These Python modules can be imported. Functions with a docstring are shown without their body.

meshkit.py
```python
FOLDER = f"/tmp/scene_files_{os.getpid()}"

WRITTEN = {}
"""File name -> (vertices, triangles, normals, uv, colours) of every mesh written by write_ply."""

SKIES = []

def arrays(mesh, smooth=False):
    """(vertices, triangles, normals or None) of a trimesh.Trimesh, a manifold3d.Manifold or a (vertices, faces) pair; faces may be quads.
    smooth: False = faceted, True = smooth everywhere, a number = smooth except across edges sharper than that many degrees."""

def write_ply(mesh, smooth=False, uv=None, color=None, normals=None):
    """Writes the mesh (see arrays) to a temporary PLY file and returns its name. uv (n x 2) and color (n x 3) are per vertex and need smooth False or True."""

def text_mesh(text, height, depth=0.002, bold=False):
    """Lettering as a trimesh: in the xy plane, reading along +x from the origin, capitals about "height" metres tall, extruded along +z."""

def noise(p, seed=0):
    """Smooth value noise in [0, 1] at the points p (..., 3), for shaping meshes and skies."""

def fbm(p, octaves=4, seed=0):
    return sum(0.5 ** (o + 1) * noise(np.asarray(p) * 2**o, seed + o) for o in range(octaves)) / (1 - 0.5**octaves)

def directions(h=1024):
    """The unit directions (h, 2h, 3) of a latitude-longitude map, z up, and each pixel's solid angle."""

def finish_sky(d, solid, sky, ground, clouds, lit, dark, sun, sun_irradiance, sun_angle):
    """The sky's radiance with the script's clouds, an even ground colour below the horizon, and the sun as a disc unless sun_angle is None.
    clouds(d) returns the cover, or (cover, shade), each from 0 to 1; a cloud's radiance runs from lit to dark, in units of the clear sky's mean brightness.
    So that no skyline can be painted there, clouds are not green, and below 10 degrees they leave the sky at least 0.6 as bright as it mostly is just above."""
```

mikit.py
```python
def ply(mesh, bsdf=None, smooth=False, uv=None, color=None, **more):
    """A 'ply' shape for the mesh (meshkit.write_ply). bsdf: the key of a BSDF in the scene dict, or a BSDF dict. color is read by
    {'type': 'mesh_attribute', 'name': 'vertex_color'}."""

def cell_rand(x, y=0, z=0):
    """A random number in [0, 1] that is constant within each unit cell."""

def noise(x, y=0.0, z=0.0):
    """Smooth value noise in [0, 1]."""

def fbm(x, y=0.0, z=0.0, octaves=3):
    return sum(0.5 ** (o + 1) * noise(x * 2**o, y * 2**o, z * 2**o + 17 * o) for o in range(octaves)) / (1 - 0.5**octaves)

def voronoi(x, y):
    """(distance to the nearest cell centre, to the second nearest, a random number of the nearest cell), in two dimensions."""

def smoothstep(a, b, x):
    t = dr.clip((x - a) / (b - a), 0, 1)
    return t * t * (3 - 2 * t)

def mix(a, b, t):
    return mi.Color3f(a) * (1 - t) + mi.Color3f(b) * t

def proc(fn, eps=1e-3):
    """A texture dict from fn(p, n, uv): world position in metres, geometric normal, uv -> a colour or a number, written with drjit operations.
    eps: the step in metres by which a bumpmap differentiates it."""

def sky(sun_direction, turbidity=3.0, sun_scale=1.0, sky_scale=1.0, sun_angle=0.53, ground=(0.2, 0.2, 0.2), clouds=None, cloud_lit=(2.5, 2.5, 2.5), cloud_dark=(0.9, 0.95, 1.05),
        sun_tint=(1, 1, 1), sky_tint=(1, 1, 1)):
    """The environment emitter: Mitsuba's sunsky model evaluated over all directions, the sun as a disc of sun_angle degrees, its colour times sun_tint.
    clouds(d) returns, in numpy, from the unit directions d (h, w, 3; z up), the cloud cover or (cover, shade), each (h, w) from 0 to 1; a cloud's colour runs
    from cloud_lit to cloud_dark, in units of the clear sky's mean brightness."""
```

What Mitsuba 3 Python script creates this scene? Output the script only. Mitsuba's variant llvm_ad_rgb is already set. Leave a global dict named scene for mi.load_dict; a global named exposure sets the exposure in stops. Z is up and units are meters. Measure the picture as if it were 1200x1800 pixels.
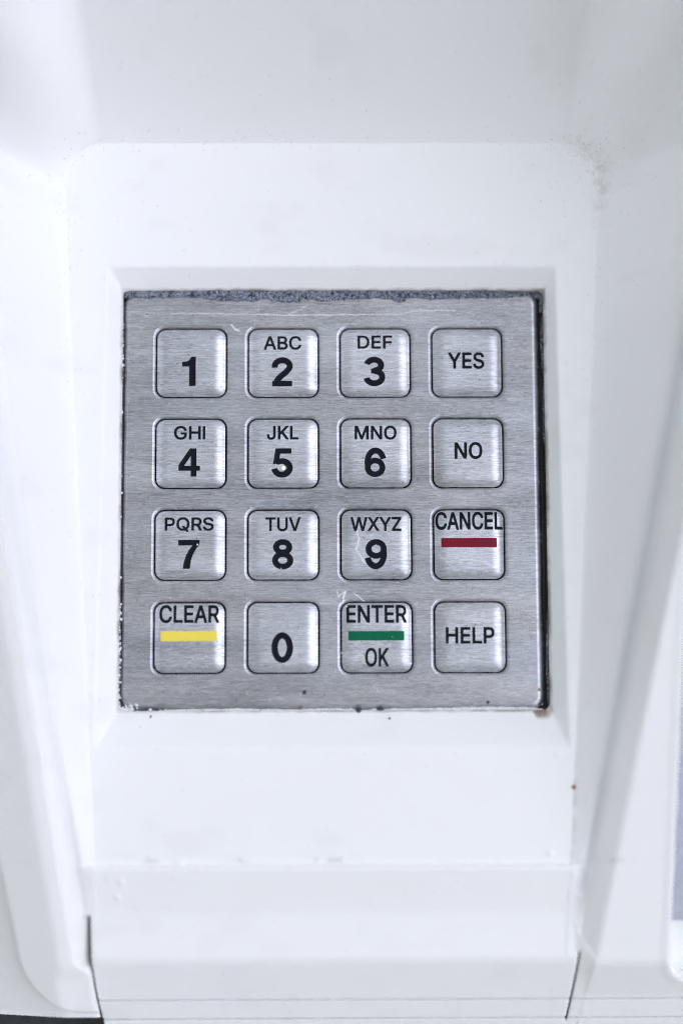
import math, random
import numpy as np
import trimesh, shapely, manifold3d
from shapely import affinity
import drjit as dr
import mitsuba as mi
import mikit, meshkit
from mikit import noise, fbm, voronoi, smoothstep, mix

T = mi.ScalarTransform4f
scene, labels = {}, {}
rng = np.random.default_rng(7)

# ------------------------------------------------------------------ camera, light, exposure
# Everything is modelled in millimetres in the frame of the key plate (u right, v up the plate, w out of it);
# TILT leans that plate towards the person standing in front of the machine.
TILT = math.radians(24)
CT, ST = math.cos(TILT), math.sin(TILT)
AX = np.array([[1, 0, 0], [0, CT, ST], [0, -ST, CT]])          # rows: u, v, w axes in the world


def world(p):
    return (np.asarray(p, float) @ AX) * 0.001


def euler(rx, ry, rz):
    cx, sx, cy, sy, cz, sz = math.cos(rx), math.sin(rx), math.cos(ry), math.sin(ry), math.cos(rz), math.sin(rz)
    X = np.array([[1, 0, 0], [0, cx, -sx], [0, sx, cx]])
    Y = np.array([[cy, 0, sy], [0, 1, 0], [-sy, 0, cy]])
    Z = np.array([[cz, -sz, 0], [sz, cz, 0], [0, 0, 1]])
    return Z @ Y @ X


CAM_R = euler(-0.138142894, 0.0100795417, 0.00215808573)       # the plate frame seen from the camera
CAM_T = np.array([-2.56636998, 2.85926613, -434.380906])
FOCAL = 3533.76451                                              # in pixels of a 1200 x 1800 picture
EYE = -CAM_R.T @ CAM_T


def P(x, y, w=0.0):
    """Where the sight line of a pixel of the photograph (1200 x 1800) meets the plane at height w: used to measure the object."""
    d = CAM_R.T @ np.array([(x - 600) / FOCAL, -(y - 900) / FOCAL, -1.0])
    s = (w - EYE[2]) / d[2]
    return (EYE + d * s)[:2]


def VY(y, w=0.0):
    return P(600, y, w)[1]


cam_axes = CAM_R @ AX                                           # rows: right, up, back in the world
m = np.eye(4)
m[:3, 0], m[:3, 1], m[:3, 2], m[:3, 3] = -cam_axes[0], cam_axes[1], -cam_axes[2], world(EYE)
scene['camera'] = {'type': 'thinlens', 'to_world': T(m), 'fov': 2 * math.degrees(math.atan(900 / FOCAL)), 'fov_axis': 'y',
                   'aperture_radius': 0.0122, 'focus_distance': 0.4350, 'near_clip': 0.01, 'far_clip': 20.0}
exposure = 1.15
SUN = np.array([0.64, -0.30, 0.71])
scene['sky'] = mikit.sky(SUN.tolist(), turbidity=3, sun_scale=0.60, sun_angle=60, sun_tint=(0.82, 1.0, 1.58), clouds=lambda d: (np.ones(d.shape[:2]), 1 - np.clip(d[..., 2], 0, 1)), cloud_dark=(1.95, 1.97, 2.0), ground=(0.44, 0.42, 0.40),
                         cloud_lit=(2.95, 3.13, 3.36))


# ------------------------------------------------------------------ materials
def local(p):
    return (p.x * 1000.0, (p.y * CT + p.z * ST) * 1000.0, (-p.y * ST + p.z * CT) * 1000.0)


def seg_mask(U, V, pts, width):
    out = mi.Float(0)
    for (a, b) in zip(pts[:-1], pts[1:]):
        dx, dy = b[0] - a[0], b[1] - a[1]
        t = dr.clip(((U - a[0]) * dx + (V - a[1]) * dy) / (dx * dx + dy * dy), 0, 1)
        d = dr.sqrt(dr.square(U - a[0] - t * dx) + dr.square(V - a[1] - t * dy))
        out = dr.maximum(out, 1 - smoothstep(width * 0.35, width, d))
    return out


SCRATCH = [([(300, 552), (372, 551), (395, 552), (460, 553)], .16, .55), ([(455, 553), (505, 554), (640, 553), (705, 552), (730, 546), (800, 546)], .16, .75),
           ([(505, 554), (524, 546), (541, 536)], .13, .7), ([(407, 571), (411, 577), (421, 582)], .3, .85),
           ([(627, 932), (631, 950), (625, 966), (632, 975), (641, 990)], .20, 1.0),
           ([(592, 1040), (594, 1049), (606, 1040), (602, 1060)], .22, 1.0), ([(621, 1043), (632, 1051), (640, 1056)], .2, .9),
           ([(690, 1112), (706, 1111), (709, 1124), (713, 1138)], .16, .5), ([(770, 975), (800, 1002)], .3, .25), ([(640, 1090), (662, 1112)], .12, .35),
           ([(555, 852), (566, 842)], .1, .5), ([(595, 1155), (612, 1150)], .1, .4), ([(215, 545), (262, 556)], .12, .35), ([(655, 1205), (672, 1222)], .1, .5)]
SCRATCH = [([tuple(P(x, y).tolist()) for x, y in pts], w, s) for pts, w, s in SCRATCH]


def steel(tone, warm):
    def fn(p, n, uv):
        U, V, W = local(p)
        fine = noise(U * 0.45 + 11 * noise(V * 9), V * 7.5, 1.0)
        finer = noise(U * 1.1, V * 15.0, 5.0)
        broad = fbm(U * 0.05, V * 0.22, 3.0, 3)
        blot = fbm(U * 0.06 + 4, V * 0.06, 9.0, 3)
        val = tone * (1 + 0.46 * (fine - 0.5) + 0.62 * (finer - 0.5) + 0.44 * (broad - 0.5) + 0.40 * (blot - 0.5))
        warmth = dr.clip((fbm(U * 0.035, V * 0.12, 21.0, 2) - 0.45) * 4, 0, 1) * warm
        col = mix((0.95, 0.985, 1.06), (0.995, 0.985, 1.03), warmth) * val
        a2, b2, r2 = voronoi(U * 0.28 + 31, V * 0.28)
        pit = (1 - smoothstep(0.02, 0.055, a2)) * dr.select(r2 > 0.75, 1.0, 0.0)
        col = mix(col, (0.06, 0.06, 0.07), 0.75 * pit)
        return col
    return fn


def rough(lo, hi):
    def fn(p, n, uv):
        U, V, W = local(p)
        return lo + (hi - lo) * fbm(U * 0.3, V * 6.0, 2.0, 2)
    return fn


def scratches(p, n, uv):
    U, V, W = local(p)
    out = mi.Float(0)
    wu, wv = U + 0.35 * (noise(V * 2.0, U * 2.0) - 0.5), V + 0.3 * (noise(U * 1.5, V) - 0.5)
    broken = 0.7 + 0.3 * smoothstep(0.25, 0.6, noise(U * 1.7, V * 1.7, 3))
    for pts, w, s in SCRATCH:
        out = dr.maximum(out, seg_mask(wu, wv, pts, w) * s * broken)
    a, b, r = voronoi(U * 0.35, V * 0.35)                  # nicks
    nick = (1 - smoothstep(0.03, 0.07, a)) * dr.select(r > 0.72, 0.6, 0.0)
    hair = (1 - smoothstep(0.0, 0.10, dr.abs(noise(U * 0.05 + 3, V * 2.2, 7) - 0.5))) * smoothstep(0.62, 0.8, noise(U * 0.25, V * 1.1, 12)) * 0.22
    return dr.clip(dr.maximum(dr.maximum(out, nick), hair), 0, 1)


SCR = mikit.proc(scratches)
for name_, tone_, warm_, lo_, hi_, an_ in (('steel_plate', 0.48, 1.0, 0.36, 0.46, 0.75), ('steel_key', 0.56, 0.35, 0.38, 0.47, 0.55)):
    scene[name_] = {'type': 'twosided', 'bsdf': {'type': 'blendbsdf', 'weight': SCR, 'clean': {'type': 'principled', 'base_color': mikit.proc(steel(tone_, warm_)), 'metallic': 1.0,
                    'roughness': mikit.proc(rough(lo_, hi_)), 'anisotropic': an_}, 'worn': {'type': 'diffuse', 'reflectance': {'type': 'rgb', 'value': [.80, .81, .83]}}}}
scene['steel_nub'] = {'type': 'twosided', 'bsdf': {'type': 'principled', 'base_color': {'type': 'rgb', 'value': [.75, .75, .76]}, 'metallic': 1.0, 'roughness': 0.25}}


def enamel(name, rgb, r=0.28, coat=0.4, spec=0.3):
    scene[name] = {'type': 'twosided', 'bsdf': {'type': 'principled', 'base_color': {'type': 'rgb', 'value': list(rgb)}, 'roughness': r, 'specular': spec, 'clearcoat': coat, 'clearcoat_gloss': 0.9}}


enamel('black_ink', (0.004, 0.006, 0.012), 0.36, 0.0, 0.12)
enamel('yellow_ink', (0.80, 0.66, 0.09), 0.4, 0.0, 0.2)
enamel('green_ink', (0.001, 0.125, 0.058), 0.4, 0.0, 0.12)
enamel('red_ink', (0.20, 0.006, 0.022), 0.4, 0.0, 0.14)
enamel('black_gap', (0.008, 0.008, 0.009), 0.7, 0.0)

CORNER_R, CORNER_L = P(1030, 320, 5).tolist(), P(135, 320, 5).tolist()
RUST = P(952, 1250, 1).tolist()

_l, _r = (P(114, 380, 5), P(166, 1515, 5)), (P(1052, 380, 5), P(1003, 1515, 5))
FOOT = []
for q0, q1_ in (_l, _r):
    k_ = (q1_[0] - q0[0]) / (q1_[1] - q0[1])
    FOOT += [float(q0[0] - k_ * q0[1]), float(k_)]
FOOT.append(float(VY(251, 5)))
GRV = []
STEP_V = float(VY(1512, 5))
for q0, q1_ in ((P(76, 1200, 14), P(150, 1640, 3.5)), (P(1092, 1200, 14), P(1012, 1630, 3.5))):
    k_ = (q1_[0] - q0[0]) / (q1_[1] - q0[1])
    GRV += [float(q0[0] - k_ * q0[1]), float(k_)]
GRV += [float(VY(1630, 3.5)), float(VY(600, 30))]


def paint(p, n, uv):
    U, V, W = local(p)
    base = mix((0.830, 0.835, 0.845), (0.805, 0.815, 0.805), fbm(U * 0.02, V * 0.02, 0.5, 2))
    # dark grit caught in the upper corners of the pocket and in the step below the keys
    def patch(c, r, lift=0.0):
        return 1 - smoothstep(r * 0.2, r, dr.sqrt(dr.square(U - c[0]) + dr.square(V - c[1])))
    q1 = dr.maximum(FOOT[0] + FOOT[1] * V - U, U - FOOT[2] - FOOT[3] * V) + 9.5
    q2 = V - FOOT[4] + 9.5
    d = dr.select((q1 > 0) & (q2 > 0), dr.sqrt(dr.square(dr.maximum(q1, 0)) + dr.square(dr.maximum(q2, 0))) - 9.5, dr.maximum(q1, q2) - 9.5)
    near = 1 - smoothstep(0.0, 4.5, dr.abs(d + 0.3))
    grit = dr.maximum(patch(CORNER_R, 20) * near * 1.25, patch(CORNER_L, 20) * near * 0.75)
    grit = dr.maximum(grit, patch(CORNER_R, 24) * 0.36)
    grit = dr.maximum(grit, near * 0.42 * smoothstep(-40, 40, V))
    grit = dr.maximum(grit, 0.06)
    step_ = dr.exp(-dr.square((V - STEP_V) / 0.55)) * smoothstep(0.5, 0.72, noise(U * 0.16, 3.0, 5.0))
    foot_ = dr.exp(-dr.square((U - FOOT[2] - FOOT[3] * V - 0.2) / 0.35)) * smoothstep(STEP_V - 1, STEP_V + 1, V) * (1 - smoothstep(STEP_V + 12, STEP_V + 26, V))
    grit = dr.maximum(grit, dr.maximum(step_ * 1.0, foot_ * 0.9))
    a, b, r = voronoi(U * 1.5, V * 1.5)
    a2, b2, r2 = voronoi(U * 0.8 + 9, V * 0.8 + W * 0.3)
    speck = (1 - smoothstep(0.06, 0.2, a)) * dr.select(r < 0.55 * grit * grit + 0.002, 1.0, 0.0)
    speck = dr.maximum(speck, (1 - smoothstep(0.05, 0.15, a2)) * dr.select(r2 < 0.30 * grit * grit + 0.004, 1.0, 0.0))
    col = mix(base, (0.20, 0.20, 0.21), 0.5 * speck)
    # smears of grime where hands and sleeves rub the right-hand corner
    smear = patch(CORNER_R, 13) * (1 - smoothstep(0.2, 2.6, dr.abs(d))) * smoothstep(0.35, 0.65, fbm(U * 0.9, V * 0.9, 1.0, 3))
    col = mix(col, (0.40, 0.40, 0.39), 0.30 * smear)
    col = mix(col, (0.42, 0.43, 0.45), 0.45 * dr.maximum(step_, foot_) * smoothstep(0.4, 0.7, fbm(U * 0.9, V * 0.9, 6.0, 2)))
    scuff = smoothstep(0.60, 0.85, fbm(U * 0.08, V * 0.11, 14.0, 4)) * 0.10
    col = mix(col, (0.52, 0.52, 0.49), scuff)
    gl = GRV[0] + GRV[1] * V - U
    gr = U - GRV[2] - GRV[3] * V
    groove_shade = dr.maximum(dr.exp(-dr.square((gr + 0.2) / 1.5)) * 0.62, dr.exp(-dr.square((gl + 0.2) / 1.3)) * 0.28)  # crease shade of the cheek grooves, painted in as soft grey bands
    groove_shade *= smoothstep(GRV[4] - 4, GRV[4] + 10, V) * (0.75 + 0.4 * fbm(U * 0.2, V * 0.1, 3, 2)) * (1 - smoothstep(GRV[5] - 10, GRV[5] + 30, V))
    col = mix(col, (0.50, 0.51, 0.54), dr.clip(groove_shade, 0, 1))
    # grey-green film down the right of the recess and rust at its lower corner
    rd = dr.sqrt(dr.square((U - RUST[0]) * 0.8) + dr.square(V - RUST[1]))
    rust = (1 - smoothstep(0.2, 2.1, rd + 1.8 * (fbm(U * 0.8, V * 0.8, 2, 2) - 0.5)))
    col = mix(col, (0.17, 0.09, 0.055), 0.85 * rust)
    return col


def edge_dirt(p, n, uv):
    """The recess round the keys: the paint, with brown dirt along the rim of the opening."""
    U, V, W = local(p)
    col = paint(p, n, uv)
    inner = dr.maximum(dr.maximum(OPEN[0] - U, U - OPEN[1]), dr.maximum(OPEN[2] - V, V - OPEN[3]))
    band = 1 - smoothstep(0.0, 0.45 + 0.5 * fbm(U * 0.5, V * 0.5, 4, 2), inner)
    col = mix(col, (0.10, 0.085, 0.075), 0.75 * band * (0.35 + 0.65 * smoothstep(0.3, 0.75, fbm(U * 0.25, V * 0.25, 8, 3))))
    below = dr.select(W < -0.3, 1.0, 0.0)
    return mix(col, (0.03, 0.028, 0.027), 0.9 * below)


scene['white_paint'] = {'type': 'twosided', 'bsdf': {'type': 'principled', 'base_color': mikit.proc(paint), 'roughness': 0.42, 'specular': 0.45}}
OPEN = [*P(212, 900, 0.5)[:1], *P(960.5, 880, 0.5)[:1], VY(1249, 0.5), VY(511, 0.5)]
OPEN = [float(x) for x in OPEN]
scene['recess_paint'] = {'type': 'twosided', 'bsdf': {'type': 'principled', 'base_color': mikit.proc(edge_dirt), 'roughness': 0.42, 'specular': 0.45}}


def sealant_color(p, n, uv):
    U, V, W = local(p)
    g = fbm(U * 3.2, V * 3.2, W * 2.2, 3)
    col = mix((0.035, 0.040, 0.050), (0.25, 0.28, 0.35), smoothstep(0.29, 0.62, g))
    dark_side = smoothstep(0.0, 60.0, U) * 0.45
    col = mix(col, (0.025, 0.025, 0.026), dark_side)
    a, b, r = voronoi(U * 2.6, V * 2.6)
    crumb = (1 - smoothstep(0.12, 0.3, a)) * dr.select(r < 0.10 + 0.12 * smoothstep(10.0, 46.0, U), 1.0, 0.0)
    return mix(col, (0.80, 0.82, 0.84), crumb)


scene['sealant'] = {'type': 'twosided', 'bsdf': {'type': 'principled', 'base_color': mikit.proc(sealant_color), 'roughness': 0.75, 'specular': 0.3}}
scene['caulk'] = {'type': 'twosided', 'bsdf': {'type': 'principled', 'base_color': {'type': 'rgb', 'value': [.72, .73, .74]}, 'roughness': 0.6}}
scene['grit_and_seam_shade'] = {'type': 'twosided', 'bsdf': {'type': 'principled', 'base_color': {'type': 'rgb', 'value': [.03, .032, .04]}, 'roughness': 0.6}}  # dirt grains, and the black that darkens the seams
scene['brown_grit'] = {'type': 'twosided', 'bsdf': {'type': 'principled', 'base_color': {'type': 'rgb', 'value': [.22, .12, .08]}, 'roughness': 0.7}}


def dark_panel_color(p, n, uv):
    U, V, W = local(p)
    return mix((0.010, 0.011, 0.014), (0.035, 0.037, 0.045), fbm(U * 0.9, V * 0.9, 2, 3))


scene['dark_plastic'] = {'type': 'twosided', 'bsdf': {'type': 'principled', 'base_color': mikit.proc(dark_panel_color), 'roughness': 0.55}}


def pane_color(p, n, uv):
    U, V, W = local(p)
    return mix((0.37, 0.39, 0.46), (0.44, 0.46, 0.53), fbm(U * 0.8, V * 0.8, 6, 3))


scene['blue_pane'] = {'type': 'twosided', 'bsdf': {'type': 'principled', 'base_color': mikit.proc(pane_color), 'roughness': 0.3, 'specular': 0.5}}


# ------------------------------------------------------------------ helpers
def put(key, v, f, bsdf, normals=None, smooth=False, uv=None):
    """One mesh, given in plate millimetres, as one entry of the scene."""
    v = np.asarray(v, float)
    if normals is not None:
        n = np.asarray(normals) @ AX
        path = meshkit.write_ply((world(v), np.asarray(f)), False, uv, None, normals=n)
        scene[key] = {'type': 'ply', 'filename': path, 'face_normals': False, 'bsdf': {'type': 'ref', 'id': bsdf}}
    else:
        scene[key] = mikit.ply((world(v), np.asarray(f)), bsdf, smooth=smooth, uv=uv)


used = {}


def number(base):
    k = used.get(base, -1) + 1
    used[base] = k
    return base if k == 0 else f'{base}_{k:03d}'


def smax(a, b, k):
    h = np.clip(0.5 + 0.5 * (a - b) / k, 0, 1)
    return b * (1 - h) + a * h + k * h * (1 - h)


def smooth01(t):
    t = np.clip(t, 0, 1)
    return t * t * (3 - 2 * t)


def smin(a, b, k):
    return -smax(-a, -b, k)


def line_u(p, q):
    """u as a function of v along the straight line through p and q."""
    return lambda v: p[0] + (q[0] - p[0]) * (v - p[1]) / (q[1] - p[1])


def cross(shape):
    rings = []
    for g in getattr(shape, 'geoms', [shape]):
        rings.append(np.array(g.exterior.coords)[:-1])
        rings += [np.array(r.coords)[:-1] for r in g.interiors]
    return manifold3d.CrossSection(rings, manifold3d.FillRule.EvenOdd)


# ------------------------------------------------------------------ the moulded white front of the machine
W0 = 5.0                                              # the shelf stands this much above the key plate
VB = VY(251, W0)                                      # foot of the back wall
footL = line_u(P(114, 380, W0), P(166, 1515, W0))
footR = line_u(P(1052, 380, W0), P(1003, 1515, W0))
# the shelf from back to front: photograph row, height
ROWS = [(-400, 5), (1500, 5), (1511, 4.9), (1519, 5.0), (1524, 5.9), (1530, 5.9), (1600, 3.0), (1610, 2.75), (1684, 2.1), (1694, 1.5), (1757, -4.9), (1791, -8.4), (1990, -30)]
SOFT = [(y, w) for y, w in ROWS if not 1505 < y < 1600] + [(1526, 5.2)]
SOFT = sorted(SOFT)
SOFT_V = np.array([VY(y, w) for y, w in SOFT])[::-1]
SOFT_W = np.array([w for y, w in SOFT])[::-1]
ROW_V = np.array([VY(y, w) for y, w in ROWS])[::-1]
ROW_W = np.array([w for y, w in ROWS])[::-1]
# the tops of the two side cheeks from back to front
RIMS = [(-400, 60), (780, 38), (1200, 22), (1690, 4.4), (1700, 3.6), (1752, -4.2), (1990, -29)]
RIM_V = np.array([VY(y, w) for y, w in RIMS])[::-1]
RIM_W = np.array([w for y, w in RIMS])[::-1]
RIML = [(-400, 60), (780, 38), (1200, 22), (1705, 2.0), (1783, -2.0)]
RIML_V = np.array([VY(y, w) for y, w in RIML])[::-1]
RIML_W = np.array([w for y, w in RIML])[::-1]
rimR = line_u(P(1143, 1200, 22), P(1047, 1684, 4.6))
rimL = line_u(P(52, 1200, 22), P(133, 1700, 1.6))
grooveR = line_u(P(1092, 1200, 14), P(1012, 1630, 3.5))
grooveL = line_u(P(76, 1200, 14), P(150, 1640, 3.5))
edgeR = line_u(P(1198, 1180, 22), P(1177, 1620, 5))
edgeL = line_u(P(4, 1565, 7), P(30, 1690, 2))
SEAM_L = [P(157, 1612, 2.7), P(159, 1688, 2.0), P(171, 1756, -5), P(182, 1800, -9.5)]
SEAM_R = [P(1018, 1676, 2.1), P(1012, 1712, -.5), P(1002, 1757, -5.5), P(994, 1790, -9.3)]
CUT_V = VY(1787, -7.0)
REC_TOP, REC_BOT = VY(468, W0), VY(1314, W0)
recL = line_u(P(190, 500, W0), P(166, 1310, W0))
recR = line_u(P(975, 480, W0), P(1000, 1310, W0))
RIM_IN = 0.7                                          # the rim of the opening stands this much above the plate
SIDE, BACK = 1.75, 1.55
GROOVE_V = np.array([VY(1630, 3.5), VY(1200, 14), VY(620, 29), VY(-400, 56)])
GROOVE_W = np.array([3.5, 14, 29, 56.0])


def sample(v, V, W):
    return np.interp(v, V, W, left=W[0] + (0), right=W[-1])


bump_spots = [(P(x, y, 5), r, h) for x, y, r, h in [(160, 1545, .5, .2), (190, 1548, .4, .2), (213, 1551, .6, .3), (206, 1578, .5, .35), (308, 1541, .6, .25), (265, 1508, .5, .3), (315, 1517, .8, .35),
              (345, 1525, .5, .2), (250, 1418, .4, .15), (200, 1438, .4, .15), (652, 1589, .5, .2), (712, 1565, .5, .2), (966, 1500, .7, .3), (980, 1326, .5, .25), (803, 1326, .4, .3), (835, 1345, .3, .15),
              (1008, 1538, .6, .3), (1017, 1575, .6, .35), (935, 1555, .4, .2), (440, 1462, .4, .15), (590, 1500, .4, .2), (765, 1610, .4, .15)]]


def seam_dist(u, v, pts):
    d = np.full(u.shape, 1e9)
    for a, b in zip(pts[:-1], pts[1:]):
        e = b - a
        t = np.clip(((u - a[0]) * e[0] + (v - a[1]) * e[1]) / (e @ e), 0, 1)
        d = np.minimum(d, np.hypot(u - a[0] - t * e[0], v - a[1] - t * e[1]))
    return d


def height(u, v):
    a, b, c = footL(v) - u, u - footR(v), v - VB
    R = 9.5
    side = np.maximum(a, b)
    q1, q2 = side + R, c + R
    d = np.where((q1 > 0) & (q2 > 0), np.hypot(np.maximum(q1, 0), np.maximum(q2, 0)) - R, np.maximum(side, c))
    t = np.clip(np.arctan2(np.maximum(q2, 1e-6), np.maximum(q1, 1e-6)) / (np.pi / 2), 0, 1)
    fine, soft = sample(v, ROW_V, ROW_W), sample(v, SOFT_V, SOFT_W)
    floor = fine + (soft - fine) * np.clip((side + 0.1) / 2.5, 0, 1)
    rw, lw = sample(v, RIM_V, RIM_W), sample(v, RIML_V, RIML_W)
    gw = np.interp(v, GROOVE_V, GROOVE_W)
    gR, gL = grooveR(v), grooveL(v)
    # the side walls climb from the foot of the shelf to the groove
    sl_side = np.clip(np.where(u > 0, (gw - W0) / np.maximum(gR - footR(v), 0.5), (gw - W0) / np.maximum(footL(v) - gL, 0.5)), 0.0, 2.4)
    turn = np.where(q2 > 0, np.where(q1 > 0, t * t * (3 - 2 * t), 1.0), 0.0)
    slope = sl_side + (BACK - sl_side) * turn + 3.0 * np.sin(2 * t * np.pi / 2) ** 2 * ((q1 > 0) & (q2 > 0))
    h = np.where(d < 0, 3.0 * d, slope * d)
    wall = floor + smax(h, 0 * h, 0.55)
    wall = smin(wall, 75 + 0.12 * wall, 10.0)
    past = np.where(u > 0, u - gR, gL - u)                # beyond the groove
    low = v < VY(1640, 3.0)
    wall = np.where((past > 0) & ~low, np.minimum(wall, np.maximum(gw, soft + .5) + 60 * np.clip(c + 12, 0, 1)), wall)
    # cheeks: an inner wall up to the rim, then the face
    rR = rimR(v)
    rL = np.where(v > VY(1690, 2), rimL(v), rimL(VY(1690, 2)) + (seam_u(v, SEAM_L) - 0.35 - rimL(VY(1690, 2))) * np.clip((VY(1690, 2) - v) / 2.6, 0, 1))
    s2R, s2L = np.maximum((rw - gw) / np.maximum(rR - gR, 2.0), 1.2), np.maximum((lw - gw) / np.maximum(gL - rL, 2.0), 1.2)
    inR, inL = rw + s2R * (u - rR), lw + s2L * (rL - u)
    top_l = lw - 0.7 * smooth01((VY(1694, 2) - v) / 4.0)
    outer_l = lw - 0.50 * (rimL(v) - u - 3.2)
    faceL = smin(top_l, outer_l, 0.5)
    ckR = smin(inR, rw + 0 * u, 1.0)
    ckL = smin(inL, faceL, 1.0)
    rr = 4.5
    pk_a, pk_b = u - edgeR(v), v - VY(1724, 0.0)          # the next pocket on the right
    pk = np.where((pk_a < rr) & (pk_b < rr), rr - np.hypot(np.minimum(pk_a - rr, 0), np.minimum(pk_b - rr, 0)), np.minimum(pk_a, pk_b))
    pocket = 9.0 * np.clip(pk / 1.1, 0, 1) ** 0.8 - 0.3 * np.exp(-((pk + 0.8) / 0.9) ** 2)
    ckR = ckR - pocket
    r2 = 11.0                                             # the rounded lower corner of the left cheek
    ed_a, ed_b = u - edgeL(v), v - VY(1778, 0.0)
    ed = np.where((ed_a < r2) & (ed_b < r2), r2 - np.hypot(np.minimum(ed_a - r2, 0), np.minimum(ed_b - r2, 0)), np.minimum(ed_a, ed_b))
    ckL = ckL - 5.0 * (1 - np.clip((ed + 0.9) / 0.9, 0, 1)) - 0.35 * np.exp(-((ed - .2) / .7) ** 2) * 0
    ck = np.where(u > 0, ckR, ckL)
    out = np.where(past > -3.0, smax(wall, ck, 0.5), wall)
    out = np.where(past > 1.2, np.where(c > -14, out, ck), out)
    out = out - 1.0 * np.exp(-((past + 0.2) / 1.0) ** 2) * np.clip((v - VY(1625, 3)) / 14, 0, 1) * np.clip((VY(560, 5) - v) / 25, 0, 1)
    # below the ends of the side walls: lip and right cheek run flush, the left cheek stands proud
    lowr = (v < VY(1684, 1.3))
    A_, B_ = P(1010, 1628, 3.0), P(1047, 1686, 4.4)
    along = (B_ - A_) / np.hypot(*(B_ - A_))
    below = (u - A_[0]) * along[1] - (v - A_[1]) * along[0]
    run = np.clip((u - A_[0]) / (B_[0] - A_[0]), 0, 1)
    ramp = soft + (np.minimum(rw, 4.6) - soft) * run * np.exp(-np.maximum(below, 0) / 3.5 * (1 - run))
    out = np.where((below > 0) & (u > A_[0] - 1) & (v < A_[1] + 2) & (u < rR + 1), np.minimum(np.maximum(out * 0 - 99, ramp), 99), out)
    out = np.where(lowr & (u > rR), rw - pocket, out)
    lowl = (v < SEAM_L[0][1]) & (u < seam_u(v, SEAM_L))
    out = np.where(lowl, ckL, out)
    mid = (v < SEAM_L[0][1]) & (u > seam_u(v, SEAM_L)) & (u < 0)
    out = np.where(mid, fine, out)
    mid = (v < SEAM_R[0][1]) & (u < seam_u(v, SEAM_R)) & (u > 0)
    out = np.where(mid, fine, out)
    # the recess for the keys
    inside = (u > recL(v)) & (u < recR(v)) & (v > REC_BOT) & (v < REC_TOP)
    L0, L1, B0, T0 = OPEN
    tl = (W0 - RIM_IN) * (L0 - u) / np.maximum(L0 - recL(v), .3)
    tr = (W0 - RIM_IN) * (u - L1) / np.maximum(recR(v) - L1, .3)
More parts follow.
